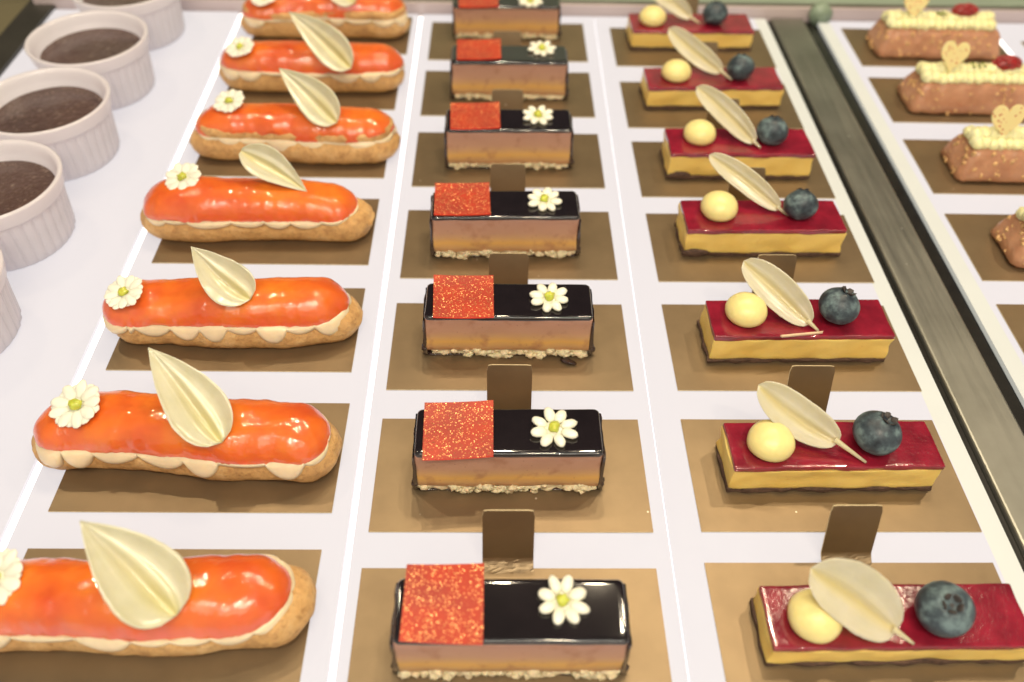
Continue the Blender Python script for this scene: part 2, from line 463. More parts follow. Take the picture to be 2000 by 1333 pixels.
# nut-coated heart cakes
def nut_mat():
    m, nt, b = newmat('milk_chocolate_coating')
    v = coords(nt)
    f = tex_noise(nt, v, 0.8, 4)
    c = ramp(nt, f, [(0.3, (0.42, 0.19, 0.10)), (0.7, (0.58, 0.30, 0.17))])
    nt.links.new(c, b.inputs['Base Color'])
    setp(b, rough=0.33, coat=0.3, cr=0.2, sss=0.15, ss=0.002)
    bump(nt, b, tex_noise(nt, v, 2.4, 4), 0.6, 0.0015)
    return m
M['nutcoat'] = nut_mat()
M['nut'] = simple('chopped_almond', (0.66, 0.40, 0.17), 0.45, 0.2, 3, 0.2, 6, coat=0.3, cr=0.2)
M['yellow_cream'] = simple('pale_yellow_cream', (0.84, 0.79, 0.42), 0.38, 0.05, 1.5, 0.3, 4.0, sss=0.3, ss=0.004, sr=(1, .8, .3))
def heart_mat():
    m, nt, b = newmat('speckled_white_chocolate')
    v = coords(nt)
    vo = nt.nodes.new('ShaderNodeTexVoronoi'); vo.inputs['Scale'].default_value = 3.4
    nt.links.new(v, vo.inputs['Vector'])
    f = tex_noise(nt, v, 1.0, 2)
    d = ramp(nt, vo.outputs['Distance'], [(0.16, 1.0), (0.26, 0.0)])
    k = ramp(nt, f, [(0.35, 0.45), (0.5, 1.0)])
    ml = nt.nodes.new('ShaderNodeMath'); ml.operation = 'MULTIPLY'
    nt.links.new(d, ml.inputs[0]); nt.links.new(k, ml.inputs[1])
    nt.links.new(mixc(nt, ml.outputs[0], (0.80, 0.68, 0.32), (0.50, 0.06, 0.025)), b.inputs['Base Color'])
    setp(b, rough=0.4, sss=0.3, ss=0.002)
    return m
M['heart'] = heart_mat()
M['raspberry'] = simple('raspberry', (0.30, 0.012, 0.012), 0.35, 0.3, 3, 0.3, 8, sss=0.2, ss=0.002, sr=(1, .1, .1), coat=0.3, cr=0.2)
M['pistachio'] = simple('pistachio', (0.22, 0.26, 0.05), 0.6, 0.3, 4, 0.3, 6)
# ramekins
def ceramic_mat():
    m, nt, b = newmat('white_glazed_ceramic')
    setp(b, base=(0.88, 0.86, 0.90), rough=0.16, coat=0.5, cr=0.05)
    tr = nt.nodes.new('ShaderNodeBsdfTranslucent'); tr.inputs[0].default_value = (1.0, 0.95, 0.97, 1)
    mx = nt.nodes.new('ShaderNodeMixShader'); mx.inputs[0].default_value = 0.45
    nt.links.new(b.outputs[0], mx.inputs[1]); nt.links.new(tr.outputs[0], mx.inputs[2])
    nt.links.new(mx.outputs[0], nt.nodes['Material Output'].inputs[0])
    return m
M['ceramic'] = ceramic_mat()
def custard_mat():
    m, nt, b = newmat('dark_custard')
    v = coords(nt)
    f = tex_noise(nt, v, 0.35, 4)
    c = ramp(nt, f, [(0.3, (0.050, 0.022, 0.016)), (0.7, (0.085, 0.044, 0.033))])
    g = tex_noise(nt, v, 3.6, 4, .8)
    c2 = mixc(nt, ramp(nt, g, [(0.57, 0.0), (0.68, 0.75)]), c, (0.40, 0.30, 0.24))  # glints on the custard painted into the colour as pale flecks
    nt.links.new(c2, b.inputs['Base Color'])
    setp(b, rough=0.3, coat=0.5, cr=0.12)
    n = bump(nt, None, f, 0.4, 0.004)
    n2 = bump(nt, None, tex_noise(nt, v, 3.5, 4), 0.5, 0.0012, n)
    bump(nt, b, g, 0.8, 0.0006, n2)
    return m
M['custard'] = custard_mat()
def steel_mat():
    m, nt, b = newmat('brushed_steel')
    v = coords(nt, False, (100, 4, 100))
    f = tex_noise(nt, v, 3.0, 4)
    v2 = coords(nt, False)
    g = tex_noise(nt, v2, 0.25, 4)
    sc_ = nt.nodes.new('ShaderNodeTexVoronoi'); sc_.inputs['Scale'].default_value = 0.45; nt.links.new(v2, sc_.inputs['Vector'])
    nt.links.new(mixc(nt, ramp(nt, sc_.outputs['Distance'], [(0.02, 0.9), (0.035, 0.0)]), ramp(nt, g, [(0.3, (0.25, 0.247, 0.215)), (0.7, (0.34, 0.335, 0.295))]), (0.8, 0.78, 0.7)), b.inputs['Base Color'])
    nt.links.new(ramp(nt, f, [(0.3, 0.34), (0.7, 0.48)]), b.inputs['Roughness'])
    setp(b, metal=0.85)
    bump(nt, b, f, 0.05, 0.0002)
    return m
M['steel'] = steel_mat()
M['channel'] = simple('black_channel', (0.015, 0.014, 0.012), 0.25, 0.2, 1, 0)
M['pale_green'] = simple('pale_green_metal', (0.24, 0.31, 0.23), 0.35, 0.08, 0.2, 0)
M['green_metal'] = simple('grey_green_metal', (0.26, 0.31, 0.25), 0.4, 0.1, 0.1, 0)
M['black_frame'] = simple('black_frame', (0.035, 0.033, 0.026), 0.4, 0.2, 0.2, 0)
M['counter'] = simple('olive_counter', (0.16, 0.14, 0.08), 0.3, 0.15, 0.05, 0)
M['shard'] = simple('white_chocolate_shard', (0.72, 0.52, 0.34), 0.45, 0.1, 2, 0.1)

# ------------------------------------------------------------------ the display shelf
ROWW = ['nearest the front', 'second from the front', 'third from the front', 'fourth from the front',
        'fifth from the front', 'sixth from the front', 'farthest at the back']

g = G(); g.box(-33.3, 60, -12, 55.75, -0.9, -0.62)
tag(g.make('display_shelf', M['channel'], smooth=False), kind='structure')

def tray(x0a, x0b, x1a, x1b, label, z=0.0, rim=None):
    """flat tile of acrylic; a = x at the front, b = x at the back; rim = 'R' / 'L' frosted edge band with added glow"""
    fr = Frame((x0a+x1a)/2, -6, z - 0.3)
    t = thing('acrylic_tray', label, 'display tray', fr, 'lit white acrylic trays side by side')
    def quad(g, a0, a1, b0, b1, m=0):
        y0, y1 = -12, 55.5
        vs = [(a0,y0,z-.3),(a1,y0,z-.3),(b1,y1,z-.3),(b0,y1,z-.3),(a0,y0,z),(a1,y0,z),(b1,y1,z),(b0,y1,z)]
        g.add([fr.loc(p) for p in vs], [(0,3,2,1),(4,5,6,7),(0,1,5,4),(1,2,6,5),(2,3,7,6),(3,0,4,7)], m)
    g = G(); r = 0.95
    if rim == 'R':
        quad(g, x0a, x1a-r, x0b, x1b-r); g.make('lit_panel', M['tray'], t, False)
        g = G(); quad(g, x1a-r, x1a, x1b-r, x1b); g.make('frosted_edge', M['tray_rim'], t, False)
    elif rim == 'L':
        quad(g, x0a+r, x1a, x0b+r, x1b); g.make('lit_panel', M['tray'], t, False)
        g = G(); quad(g, x0a, x0a+r, x0b, x0b+r); g.make('frosted_edge', M['tray_rim'], t, False)
    else:
        quad(g, x0a, x1a, x0b, x1b); g.make('lit_panel', M['tray'], t, False)
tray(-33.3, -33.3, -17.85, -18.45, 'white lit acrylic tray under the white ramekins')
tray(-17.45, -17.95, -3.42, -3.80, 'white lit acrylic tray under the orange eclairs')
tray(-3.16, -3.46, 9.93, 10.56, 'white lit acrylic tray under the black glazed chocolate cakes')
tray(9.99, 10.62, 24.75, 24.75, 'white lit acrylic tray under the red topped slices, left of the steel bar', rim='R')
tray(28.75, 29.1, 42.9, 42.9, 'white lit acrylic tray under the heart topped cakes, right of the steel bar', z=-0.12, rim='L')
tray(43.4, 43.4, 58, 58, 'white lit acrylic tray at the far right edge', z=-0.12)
def strip(xa, xb, w, label, z=-0.16):
    fr = Frame(xa, -6, z)
    y0, y1 = -12, 55.5
    g = G(); vs = [(xa-w,y0,z-.1),(xa+w,y0,z-.1),(xb+w,y1,z-.1),(xb-w,y1,z-.1),(xa-w,y0,z),(xa+w,y0,z),(xb+w,y1,z),(xb-w,y1,z)]
    g.add(vs, [(0,3,2,1),(4,5,6,7),(0,1,5,4),(1,2,6,5),(2,3,7,6),(3,0,4,7)])
    o = link_mesh('light_strip', g.v, g.f, M['strip'], None, False, origin=(xa, y0, z))
    tag(o, label, 'light strip')
strip(-17.65, -18.2, .185, 'wide bright white light strip between ramekin tray and eclair tray')
strip(-3.29, -3.63, .12, 'narrow bright light strip between eclair tray and chocolate cake tray')
strip(9.96, 10.59, .025, 'hairline of light between chocolate cake tray and red slice tray')
strip(43.15, 43.15, .2, 'bright light strip at the far right beyond the heart cakes')

# steel divider
fr = Frame(26.6, 20, -1.0)
t = thing('steel_divider', 'long dark brushed steel bar with black channels between the trays', 'divider bar', fr)
g = G()
out = [(25.25,-.9),(25.25,-.07),(25.30,-.01),(25.38,.02),(27.78,.02),(27.86,-.01),(27.91,-.07),(27.91,-.9)]
g.rings([[fr.loc((x, -12, z)) for x, z in out], [fr.loc((x, 55.6, z)) for x, z in out]])
g.make('steel_plate', M['steel'], t, False)
for x0, x1 in ((24.78, 25.24), (27.92, 28.72)):
    g = G(); g.box(x0-fr.o.x, x1-fr.o.x, -12-fr.o.y, 55.6-fr.o.y, 0.45, 0.72); g.make('channel', M['channel'], t, False)

# rear wall of the case
fr = Frame(5, 56, 0)
t = thing('rear_ledge', 'low frosted ledge with grey green metal rail behind the trays', 'ledge', fr)
g = G(); g.box(-40, 60, -.15, .1, -1, .78); g.make('frosted_strip', M['rear_acrylic'], t, False)
g = G(); g.box(-40, 60, .12, .5, -1, .92); g.make('metal_lip', M['steel'], t, False)
g = G(); g.box(-40, 60, .52, 3.2, -1, .86); g.make('metal_rail', M['green_metal'], t, False)
g = G(); g.box(-40, 60, 3.22, 3.8, -1, 12); g.make('back_panel', M['pale_green'], t, False)
g = G()
vs = [(29.2 + .9*math.cos(a), 56.2 + .0, .45 + .9*math.sin(a)) for a in [math.pi*2*i/20 for i in range(20)]]
g.rings([[(x, 55.2, z) for x, y, z in vs], [(x, 55.82, z) for x, y, z in vs]])
o = link_mesh('bracket_knob', g.v, g.f, M['pale_green'], None, True, origin=(29.2, 55.2, 0))
tag(o, 'small pale green rounded bracket at the back end of the steel bar', 'bracket')
# left frame and counter beyond
g = G(); g.add([(-35.6,-12,-.9),(-33.35,-12,-.9),(-33.35,60,-.9),(-35.6,60,-.9),(-35.6,-12,.25),(-33.35,-12,.25),(-33.35,60,.25),(-35.6,60,.25)],
               [(0,3,2,1),(4,5,6,7),(0,1,5,4),(1,2,6,5),(2,3,7,6),(3,0,4,7)])
o = link_mesh('frame_bar', g.v, g.f, M['black_frame'], None, False, origin=(-34.5, 20, 0))
tag(o, 'black frame bar at the top left beside the ramekins', 'frame bar')
g = G(); g.box(-70, -35.7, -12, 62, -1.2, -0.3)
tag(g.make('counter', M['counter'], smooth=False), kind='structure')

# ------------------------------------------------------------------ cards
CARD_W, CARD_D = 12.13, 6.05
def card(x, y, z, label, tab, group, seed, rot=0.0, lean=0.8, tabx=6.0, tabw=2.1):
    rnd = random.Random(seed)
    fr = Frame(x, y, z, rot)
    t = thing('cake_card', label, 'cake card', fr, group)
    g = G()
    n = 24
    # gently warped thin board, pale cut edge all round
    T = 0.07
    def h(u, v): return 0.02 + 0.05*max(0, nz(u*1.3+seed, v*1.1, seed*.7)) * (abs(u-.5)*2)**3
    xs = [CARD_W*i/n for i in range(n+1)]; ys = [CARD_D*j/10 for j in range(11)]
    top = [(a, b, h(a/CARD_W, b/CARD_D)+T) for b in ys for a in xs]
    g.add(top, [(j*(n+1)+i, j*(n+1)+i+1, (j+1)*(n+1)+i+1, (j+1)*(n+1)+i) for j in range(10) for i in range(n)], 0)
    loop = [(i, 0) for i in range(n)] + [(n, j) for j in range(10)] + [(n-i, 10) for i in range(n)] + [(0, 10-j) for j in range(10)]
    up = [top[j*(n+1)+i] for i, j in loop]; lo = [(p[0], p[1], p[2]-T) for p in up]
    k = len(up)
    g.add(up + lo, [(i, k+i, k+(i+1) % k, (i+1) % k) for i in range(k)], 1)
    g.make('board', [M['card'], M['card_edge']], t, False)
    if tab:
        g = G()
        L = 2.45
        prof = []      # (y, z) along the bent tab: short flat, crease, upright blade
        a1 = math.atan2(2.3, lean)
        yy, zz, aa = -0.25, T+.025, 0.0
        prof.append((yy, zz))
        for i in range(8):
            aa = a1*(i+1)/8; yy += .07*math.cos(aa)+.02; zz += .06*math.sin(aa); prof.append((yy, zz))
        for i in range(1, 9):
            prof.append((yy + L*i/8*math.cos(a1), zz + L*i/8*math.sin(a1)))
        nn = 12; v = []; f = []
        for i, (py, pz) in enumerate(prof):
            cr = 1.0 if i < 8 else 0.0
            for j in range(nn+1):
                u = j/nn
                w = tabw * (1.0 if i < len(prof)-1 else 0.94)
                dz = cr * 0.05 * nz(j*1.9+seed, i*2.7, seed)
                v.append((tabx - w/2 + w*u, CARD_D + py + dz*.6, pz + dz + (0.0 if i < len(prof)-1 or 0 < j < nn else -.04)))
        f = [(i*(nn+1)+j, i*(nn+1)+j+1, (i+1)*(nn+1)+j+1, (i+1)*(nn+1)+j) for i in range(len(prof)-1) for j in range(nn)]
        nv = len(v)
        nrm = Vector((0, math.sin(a1), -math.cos(a1)))*.075
        g.add(v, f, 0)
        bk = [(p[0], p[1]+nrm.y, p[2]+nrm.z) for p in v]
        g.add(bk, [tuple(reversed(q)) for q in f], 1)
        rows = len(prof); lp = [(i, 0) for i in range(rows-1)] + [(rows-1, j) for j in range(nn)] + [(rows-1-i, nn) for i in range(rows-1)]+[(0, nn-j) for j in range(nn)]
        a = [v[i*(nn+1)+j] for i, j in lp]; b2 = [bk[i*(nn+1)+j] for i, j in lp]; k = len(a)
        g.add(a+b2, [(i, k+i, k+(i+1) % k, (i+1) % k) for i in range(k)], 1)
        g.make('tab', [M['card'], M['card_edge']], t, False)
    return t

C1Y = [0.76, 8.58, 16.65, 24.65, 32.89, 40.89, 48.75]
C1X = [-16.64, -16.45, -16.61, -16.65, -16.57, -16.6, -16.39]
C2Y = [-0.11, 7.63, 15.48, 23.55, 32.01, 40.18, 47.93]
C2X = [-2.73, -2.64, -2.64, -2.64, -2.63, -2.63, -2.59]
C3Y = [0.15, 7.67, 15.53, 23.43, 31.17, 38.94, 47.35]
C3X = [11.45, 11.57, 11.69, 11.76, 11.72, 11.68, 11.68]
TABLABEL = ' with raised tab'
for i in range(7):
    card(C1X[i], C1Y[i], 0, 'flat brown card under the orange eclair ' + ROWW[i], False, 'brown cards under the eclairs', 10+i, rot=-0.15)
    card(C2X[i], C2Y[i], 0, 'brown card with raised tab under the chocolate cake ' + ROWW[i], True, 'brown cards under the chocolate cakes', 30+i, rot=0.0)
    card(C3X[i], C3Y[i], 0, 'brown card with raised tab under the red topped slice ' + ROWW[i], True, 'brown cards under the red topped slices', 50+i, rot=0.1, tabx=5.95)
C4 = {2: (30.18, 15.86), 3: (30.24, 23.84), 4: (30.36, 31.97), 5: (30.46, 40.21), 6: (30.62, 48.04)}
C4L = {2: 'bare brown card at the right edge, just below the frontmost heart cake', 3: 'brown card under the heart cake cut off by the right edge',
       4: 'brown card under the heart cake whose raspberry is out of frame', 5: 'brown card under the second heart cake from the back', 6: 'brown card under the blurred heart cake farthest back'}
for k, (x, y) in C4.items():
    card(x-.0, y, -0.12, C4L[k], False, 'brown cards under the heart cakes', 70+k, rot=-0.4)
card(44.7, 46.2, -0.12, 'sliver of a brown card in the top right corner', False, 'brown cards under the heart cakes', 91)

# ------------------------------------------------------------------ shared garnish builders
def petal(parent, fr, base, tip, width, kind, seed, face=None, stem=None):
    """cupped white chocolate leaf from base to tip (scene cm)"""
    B, T_ = Vector(base), Vector(tip)
    ax = (T_ - B); L = ax.length; ax.normalize()
    look = (CAM - (B+T_)/2).normalized() if face is None else Vector(face).normalized()
    N = (look - ax*look.dot(ax)).normalized()
    W = ax.cross(N)
    nu, nv = 30, 18
    rnd = random.Random(seed)
    bend = rnd.uniform(.25, .45); tw = rnd.uniform(-.2, .2)
    front, back, mid = [], [], []
    for i in range(nu+1):
        u = i/nu
        if kind == 'eclair':      # broad rounded base, long pointed tip
            w = (math.sin(math.pi*min(1, (u+.005)**0.62))**0.62 if u < .95 else None)
            w = max(0.02, (1-(1-min(u/.30, 1))**2)**.5 * (1-max(0, (u-.30)/.70)**1.75))
        elif kind == 'short':
            w = max(0.02, (1-(1-min(u/.66, 1))**1.5)**.95 * (1-(max(0, (u-.66)/.36))**2.0)**.7)
        else:
            w = max(0.03, (1-abs(2*u-1)**2.25)**.5)
        for j in range(nv+1):
            v = -1 + 2*j/nv
            edge = 1 + .03*nz(u*7, v*2, seed) + .02*nz(u*25, v*2, seed)
            cup = .46*v*v*w + (-.20*math.exp(-((v+.06)/.13)**2) + .13*math.exp(-((v-.20)/.16)**2) + .07*math.exp(-((v+.42)/.2)**2))*w*min(1, u*6+.3)*(1-u*.5)*(1.0 if kind != 'tart' else .55) + .03*nz(u*3, v*3, seed) + .016*math.cos(v*21+seed)*w
            arch = bend*(4*u*(1-u)) * -.6
            p = B + ax*(L*u) + W*(v*w*width/2*edge + tw*math.sin(u*3)) + N*(cup*width*.42 + arch*.6 - .1)
            th = .035 if 0 < i < nu and 0 < j < nv else .02
            front.append(fr.loc(p + N*th)); back.append(fr.loc(p - N*th))
            mid.append(max(0, 1-abs(v)*1.9) * max(0, 1-u*1.25) if kind == 'eclair' else max(0, 1-abs(v+.1)*2.6)*.8)
    q = [(i*(nv+1)+j, i*(nv+1)+j+1, (i+1)*(nv+1)+j+1, (i+1)*(nv+1)+j) for i in range(nu) for j in range(nv)]
    n0 = len(front)
    f = list(q) + [tuple(n0+k for k in reversed(a)) for a in q]
    lp = [(0, j) for j in range(nv)] + [(i, nv) for i in range(nu)] + [(nu, nv-j) for j in range(nv)] + [(nu-i, 0) for i in range(nu)]
    ids = [i*(nv+1)+j for i, j in lp]
    for a in range(len(ids)):
        b = (a+1) % len(ids); f.append((ids[a], n0+ids[a], n0+ids[b], ids[b]))
    verts = front + back; mid = mid + mid
    # little stem
    if stem:
        E_ = Vector(stem); r0, r1 = .13, .06
        k = len(verts); m_ = 8; steps = 5
        st = B + ax*.25
        for s in range(steps+1):
            c = st.lerp(E_, s/steps); rr = r0 + (r1-r0)*s/steps
            for a in range(m_):
                an = 2*math.pi*a/m_
                verts.append(fr.loc(c + (W*math.cos(an) + N*math.sin(an)*.7)*rr)); mid.append(.2)
        for s in range(steps):
            for a in range(m_):
                b = (a+1) % m_
                f.append((k+s*m_+a, k+s*m_+b, k+(s+1)*m_+b, k+(s+1)*m_+a))
        f.append(tuple(k+steps*m_+a for a in range(m_)))
    o = link_mesh('chocolate_petal', verts, f, M['petal'] if kind in ('eclair', 'short') else M['petal_tart'], parent)
    at = o.data.attributes.new('mid', 'FLOAT', 'POINT')
    at.data.foreach_set('value', mid)
    return o

def align(n):
    """rotation taking z to n"""
    return Vector((0, 0, 1)).rotation_difference(Vector(n).normalized()).to_matrix()

def flower(parent, fr, c, r, nrm, seed, kind):
    rnd = random.Random(seed)
    R = align(nrm); c = Vector(c)
    g = G()
    n = 8 if kind == 'plump' else 9
    a0 = rnd.uniform(0, 6.28)
    for ring, (rr, zz, k) in enumerate(((1.0, .06, n),) if kind == 'plump' else ((1.0, .06, n), (.93, .0, n))):
        for i in range(k):
            a = a0 + 2*math.pi*(i + (.5 if ring else 0) + rnd.uniform(-.10, .10))/k
            l = r*rr*rnd.uniform(.92, 1.04)
            if kind == 'plump':
                rad = (l*.36, r*.235*rnd.uniform(.9, 1.1), r*.16)
                d = l*.64
            else:
                rad = (l*.38, r*.25*rnd.uniform(.9, 1.1), r*.085)
                d = l*.62
            rot = R @ Matrix.Rotation(a, 3, 'Z') @ Matrix.Rotation(-rnd.uniform(.02, .22), 3, 'Y')
            p = R @ Vector((math.cos(a)*d, math.sin(a)*d, zz + r*.12))
            g.blob(fr.loc(c + p), rad, rot=fr.inv.to_3x3() @ rot, nu=12, nv=8, bump=.10, seed=seed+i)
    g.blob(fr.loc(c + R @ Vector((0, 0, .06))), (r*.42, r*.42, r*.12), rot=fr.inv.to_3x3() @ R, nu=14, nv=8)
    o = g.make('sugar_flower', M['flower'] if kind == 'plump' else M['flower_e'], parent)
    g = G()
    g.blob(fr.loc(c + R @ Vector((0, 0, r*.24))), (r*.24, r*.22, r*(.26 if kind == 'plump' else .17)), rot=fr.inv.to_3x3() @ R, nu=12, nv=8, bump=.5, seed=seed)
    g.make('flower_centre', M['green'], o)
    return o

# ------------------------------------------------------------------ eclairs
def warp(g, seed, a=0.16):
    out = []
    for x, y, z in g.v:
        w = 1 + .09*nz(x*.33, 2.2, seed*1.9)
        out.append((x, y*w + a*2.2*nz(x*.17, 5.1, seed) , z*(1 + .09*nz(x*.3, 9.4, seed*2.7))))
    g.v = out
def eclair(x, y, rot, L, label, seed, bw=1.85, gl=(0, 0, 12.6, 1.72), cream=1.0, lift=0.0, lid=0.0):
    rnd = random.Random(seed)
    fr = Frame(x, y, 0.11, rot)
    t = thing('eclair', label, 'eclair', fr, 'orange glazed eclairs in a column')
    a = L/2; n = 150
    # base
    g = G(); rings = []
    bd = stadium(a, bw, n)
    prof = [(-.80, .50), (-.80, .74), (-.68, .87), (-.42, .955), (-.1, 1.0), (.25, .985), (.55, .93), (.8, .80), (.95, .6), (1.02, .35), (1.04, .1)]
    for z, k in prof:
        ring = []
        for (px, py), (sx, sy) in bd:
            w = 1 + .10*nz(px*.45, py*.5, seed) + .05*nz(px*1.5, py*1.5, seed+z*2) + .02*nz(px*4, py*4, z*4)
            sag = .10*nz(px*.35, 3.3, seed) if z > 0 else 0
            qx, qy = sx + (px-sx)*k*w, sy + (py-sy)*k*w
            zz = .8 + z + sag + (0.10*(abs(px)/a)**4 if z < 0 else -0.25*(abs(px)/a)**5)
            ring.append((qx, qy, max(0.0, zz)))
        rings.append(ring)
    g.rings(rings); warp(g, seed); g.make('choux_base', M['choux'], t)
    # piped cream bulging out between the halves
    gx, gy, gL, gw = gl
    g = G(); rings = []
    bd = stadium(gL/2-.28, gw-.26, n)
    for z, k in ((1.35, .6), (1.38, .9), (1.55, 1.0), (1.7, 1.0), (1.82, .9), (1.86, .7)):
        rings.append([(gx+sx+(px-sx)*k, gy+sy+(py-sy)*k, z+lift*.5) for (px, py), (sx, sy) in bd])
    g.rings(rings)
    bd = stadium(gL/2-.08, gw-.02, 260); N = 17
    amp = [rnd.choice((.12, .45, .75, 1.0, 1.1))*cream for _ in range(N+1)]; amp[N] = amp[0]
    rings = []
    for q_, (kk, zz, za) in enumerate(((.70, 1.72, 0), (.93, 1.74, 0), (1.0, 1.66, .05), (1.05, 1.55, .18), (1.07, 1.44, .32), (1.03, 1.33, .46), (.94, 1.26, .52), (.75, 1.24, .45))):
        ring = []
        for i, ((px, py), (sx, sy)) in enumerate(bd):
            u = (i/len(bd) + .035*nz(i*.03, seed))*N % N
            k0 = int(u); sc = math.sin(math.pi*(u-k0))**.6 * amp[k0]
            kb = 1 + (kk-1)*(.3+sc) if kk > 1 else kk
            out_ = 1 + (.10*sc if kk > .9 else 0)
            z = zz + (1-min(1, sc))*.22*(zz < 1.6) - za*sc
            ring.append((gx+sx+(px-sx)*kb*out_, gy+sy+(py-sy)*kb*out_, z))
        rings.append(ring)
    rings.reverse(); g.rings(rings)
    warp(g, seed); g.make('piped_cream', M['cream'], t)
    if lid > 0:
        g = G(); rings = []
        bd = stadium(gL/2-.05, gw+.02, n)
        for z, k in ((1.62, .8), (1.60, .97), (1.72, 1.0), (2.0, .99), (2.2, .9)):
            rings.append([(gx+sx+(px-sx)*k*(1+.04*nz(px*.8, py, seed)), gy+sy+(py-sy)*k*(1+.04*nz(px*.8, py, seed)), z+lift+.1*nz(px*.5, 1, seed)) for (px, py), (sx, sy) in bd])
        g.rings(rings); warp(g, seed); g.make('choux_lid', M['choux'], t)
    # glazed top with a running, wavy edge
    g = G(); rings = []; n = 220
    bd = stadium(gL/2, gw, n)
    K = 22
    for i in range(K+4):
        ring = []
        for (px, py), (sx, sy) in bd:
            front = 1 if py < 0 else 0
            wav = nz(px*.9, py*.4, seed+9)*.55 + .35*nz(px*2.2, py, seed+4)
            edge = 1 + .08*nz(px*.5, py*.6, seed+2) + .06*wav + .02*nz(px*4.5, py*3, seed)
            ze = 1.72 + .42*wav*(1 if front else .4) + lid*max(0, .9*nz(px*.45, 8.8, seed))*front - .06
            if i <= K:
                r = math.sin(math.pi/2*i/K); rr = r*edge
            else:
                rr = edge*(1-(.012, .05, .12)[i-K-1]); r = 1
            X = sx + (px-sx)*rr; Y = (py-sy)*rr
            zt = 3.0 + .16*nz(X*.38, .5, seed) - .50*(abs(X)/(gL/2))**4 + .05*nz(X*.9, Y*1.3, seed)
            if i <= K:
                h = (1-r**2.7)**.58 if r < 1 else 0
                z = ze + (zt-ze)*h
            else: z = ze - (.05, .07, .02)[i-K-1]
            ring.append((gx + X, gy + sy + Y, z))
        rings.append(ring)
    rings.reverse()
    g.rings(rings, cap0=True, cap1=False)
    warp(g, seed); g.make('orange_glaze', M['glaze'], t)
    return t, fr

EC = [ # x, y, rot, L, base half width, glaze (dx, dy, L, half width), cream, lift, lid, label
 dict(x=-11.0, y=3.85, rot=0.3, L=13.6, bw=1.58, gl=(-.25, .02, 12.6, 1.55), cream=.75, lid=0,
      fl=(-15.45, 3.95, 2.9, 1.15), pt=((-8.55, 2.55, 3.0), (-11.75, 4.72, 5.75), 2.75, 'eclair'),
      lab='orange eclair nearest the front, its left end and flower cut off by the frame'),
 dict(x=-11.1, y=11.65, rot=-3.0, L=13.8, bw=1.56, gl=(.1, .0, 13.0, 1.55), cream=1.05, lid=0,
      fl=(-15.3, 11.98, 2.95, 1.18), pt=((-8.75, 10.2, 2.9), (-11.9, 13.15, 5.55), 2.45, 'eclair'),
      lab='long orange eclair second from the front, with tall petal and fat cream beads below'),
 dict(x=-10.55, y=19.6, rot=1.2, L=12.7, bw=1.56, gl=(-.35, .05, 12.2, 1.52), cream=1.0, lid=0,
      fl=(-15.45, 19.05, 2.95, 1.05), pt=((-9.25, 18.6, 3.12), (-11.95, 20.1, 5.2), 2.2, 'eclair'),
      lab='orange eclair third from the front, bare pastry showing at its right end'),
 dict(x=-11.15, y=27.75, rot=0.3, L=13.5, bw=1.60, gl=(-.25, .08, 12.3, 1.60), cream=.45, lid=0,
      fl=(-14.96, 28.3, 2.95, 1.15), pt=((-7.95, 27.45, 3.0), (-11.55, 28.75, 4.75), 1.9, 'short'),
      lab='orange eclair fourth from the front, its petal lying low and pointing right'),
 dict(x=-10.35, y=35.8, rot=-1.0, L=13.5, bw=1.72, gl=(.15, .15, 12.6, 1.52), cream=.95, lid=1.0,
      fl=(-14.14, 36.3, 3.15, 1.05), pt=((-7.25, 34.5, 3.0), (-10.85, 36.9, 5.3), 2.3, 'eclair'),
      lab='orange eclair fifth from the front, pastry lid and cream showing under thin glaze'),
 dict(x=-10.6, y=44.3, rot=0.0, L=13.3, bw=1.62, gl=(.1, .0, 12.9, 1.58), cream=.75, lid=0,
      fl=(-15.01, 43.4, 2.95, 1.05), pt=((-7.2, 41.2, 3.0), (-11.5, 44.2, 5.45), 2.35, 'eclair'),
      lab='orange eclair sixth from the front, daisy on its left tip'),
 dict(x=-10.8, y=52.2, rot=-0.5, L=13.2, bw=1.62, gl=(.1, .0, 12.6, 1.58), cream=.8, lid=0.5,
      fl=(-14.97, 51.3, 2.95, 1.05), pt=((-8.1, 50.9, 3.0), (-10.9, 52.6, 5.4), 2.1, 'eclair'),
      lab='blurred orange eclair at the top edge of the photo, farthest back'),
]
for i, e in enumerate(EC):
    t, fr = eclair(e['x'], e['y'], e['rot'], e['L'], e['lab'], 3.7*i+1.3, e['bw'], e['gl'], e['cream'], 0.0, e['lid'])
    fx, fy, fz, r = e['fl']
    flower(t, fr, (fx, fy, fz+(.16 if i in (3, 5) else .04)), r, (-.12, -.25, 1), 5+i, 'flat')
    b, tp, w, kd = e['pt']
    petal(t, fr, b, tp, w, kd, 20+i)

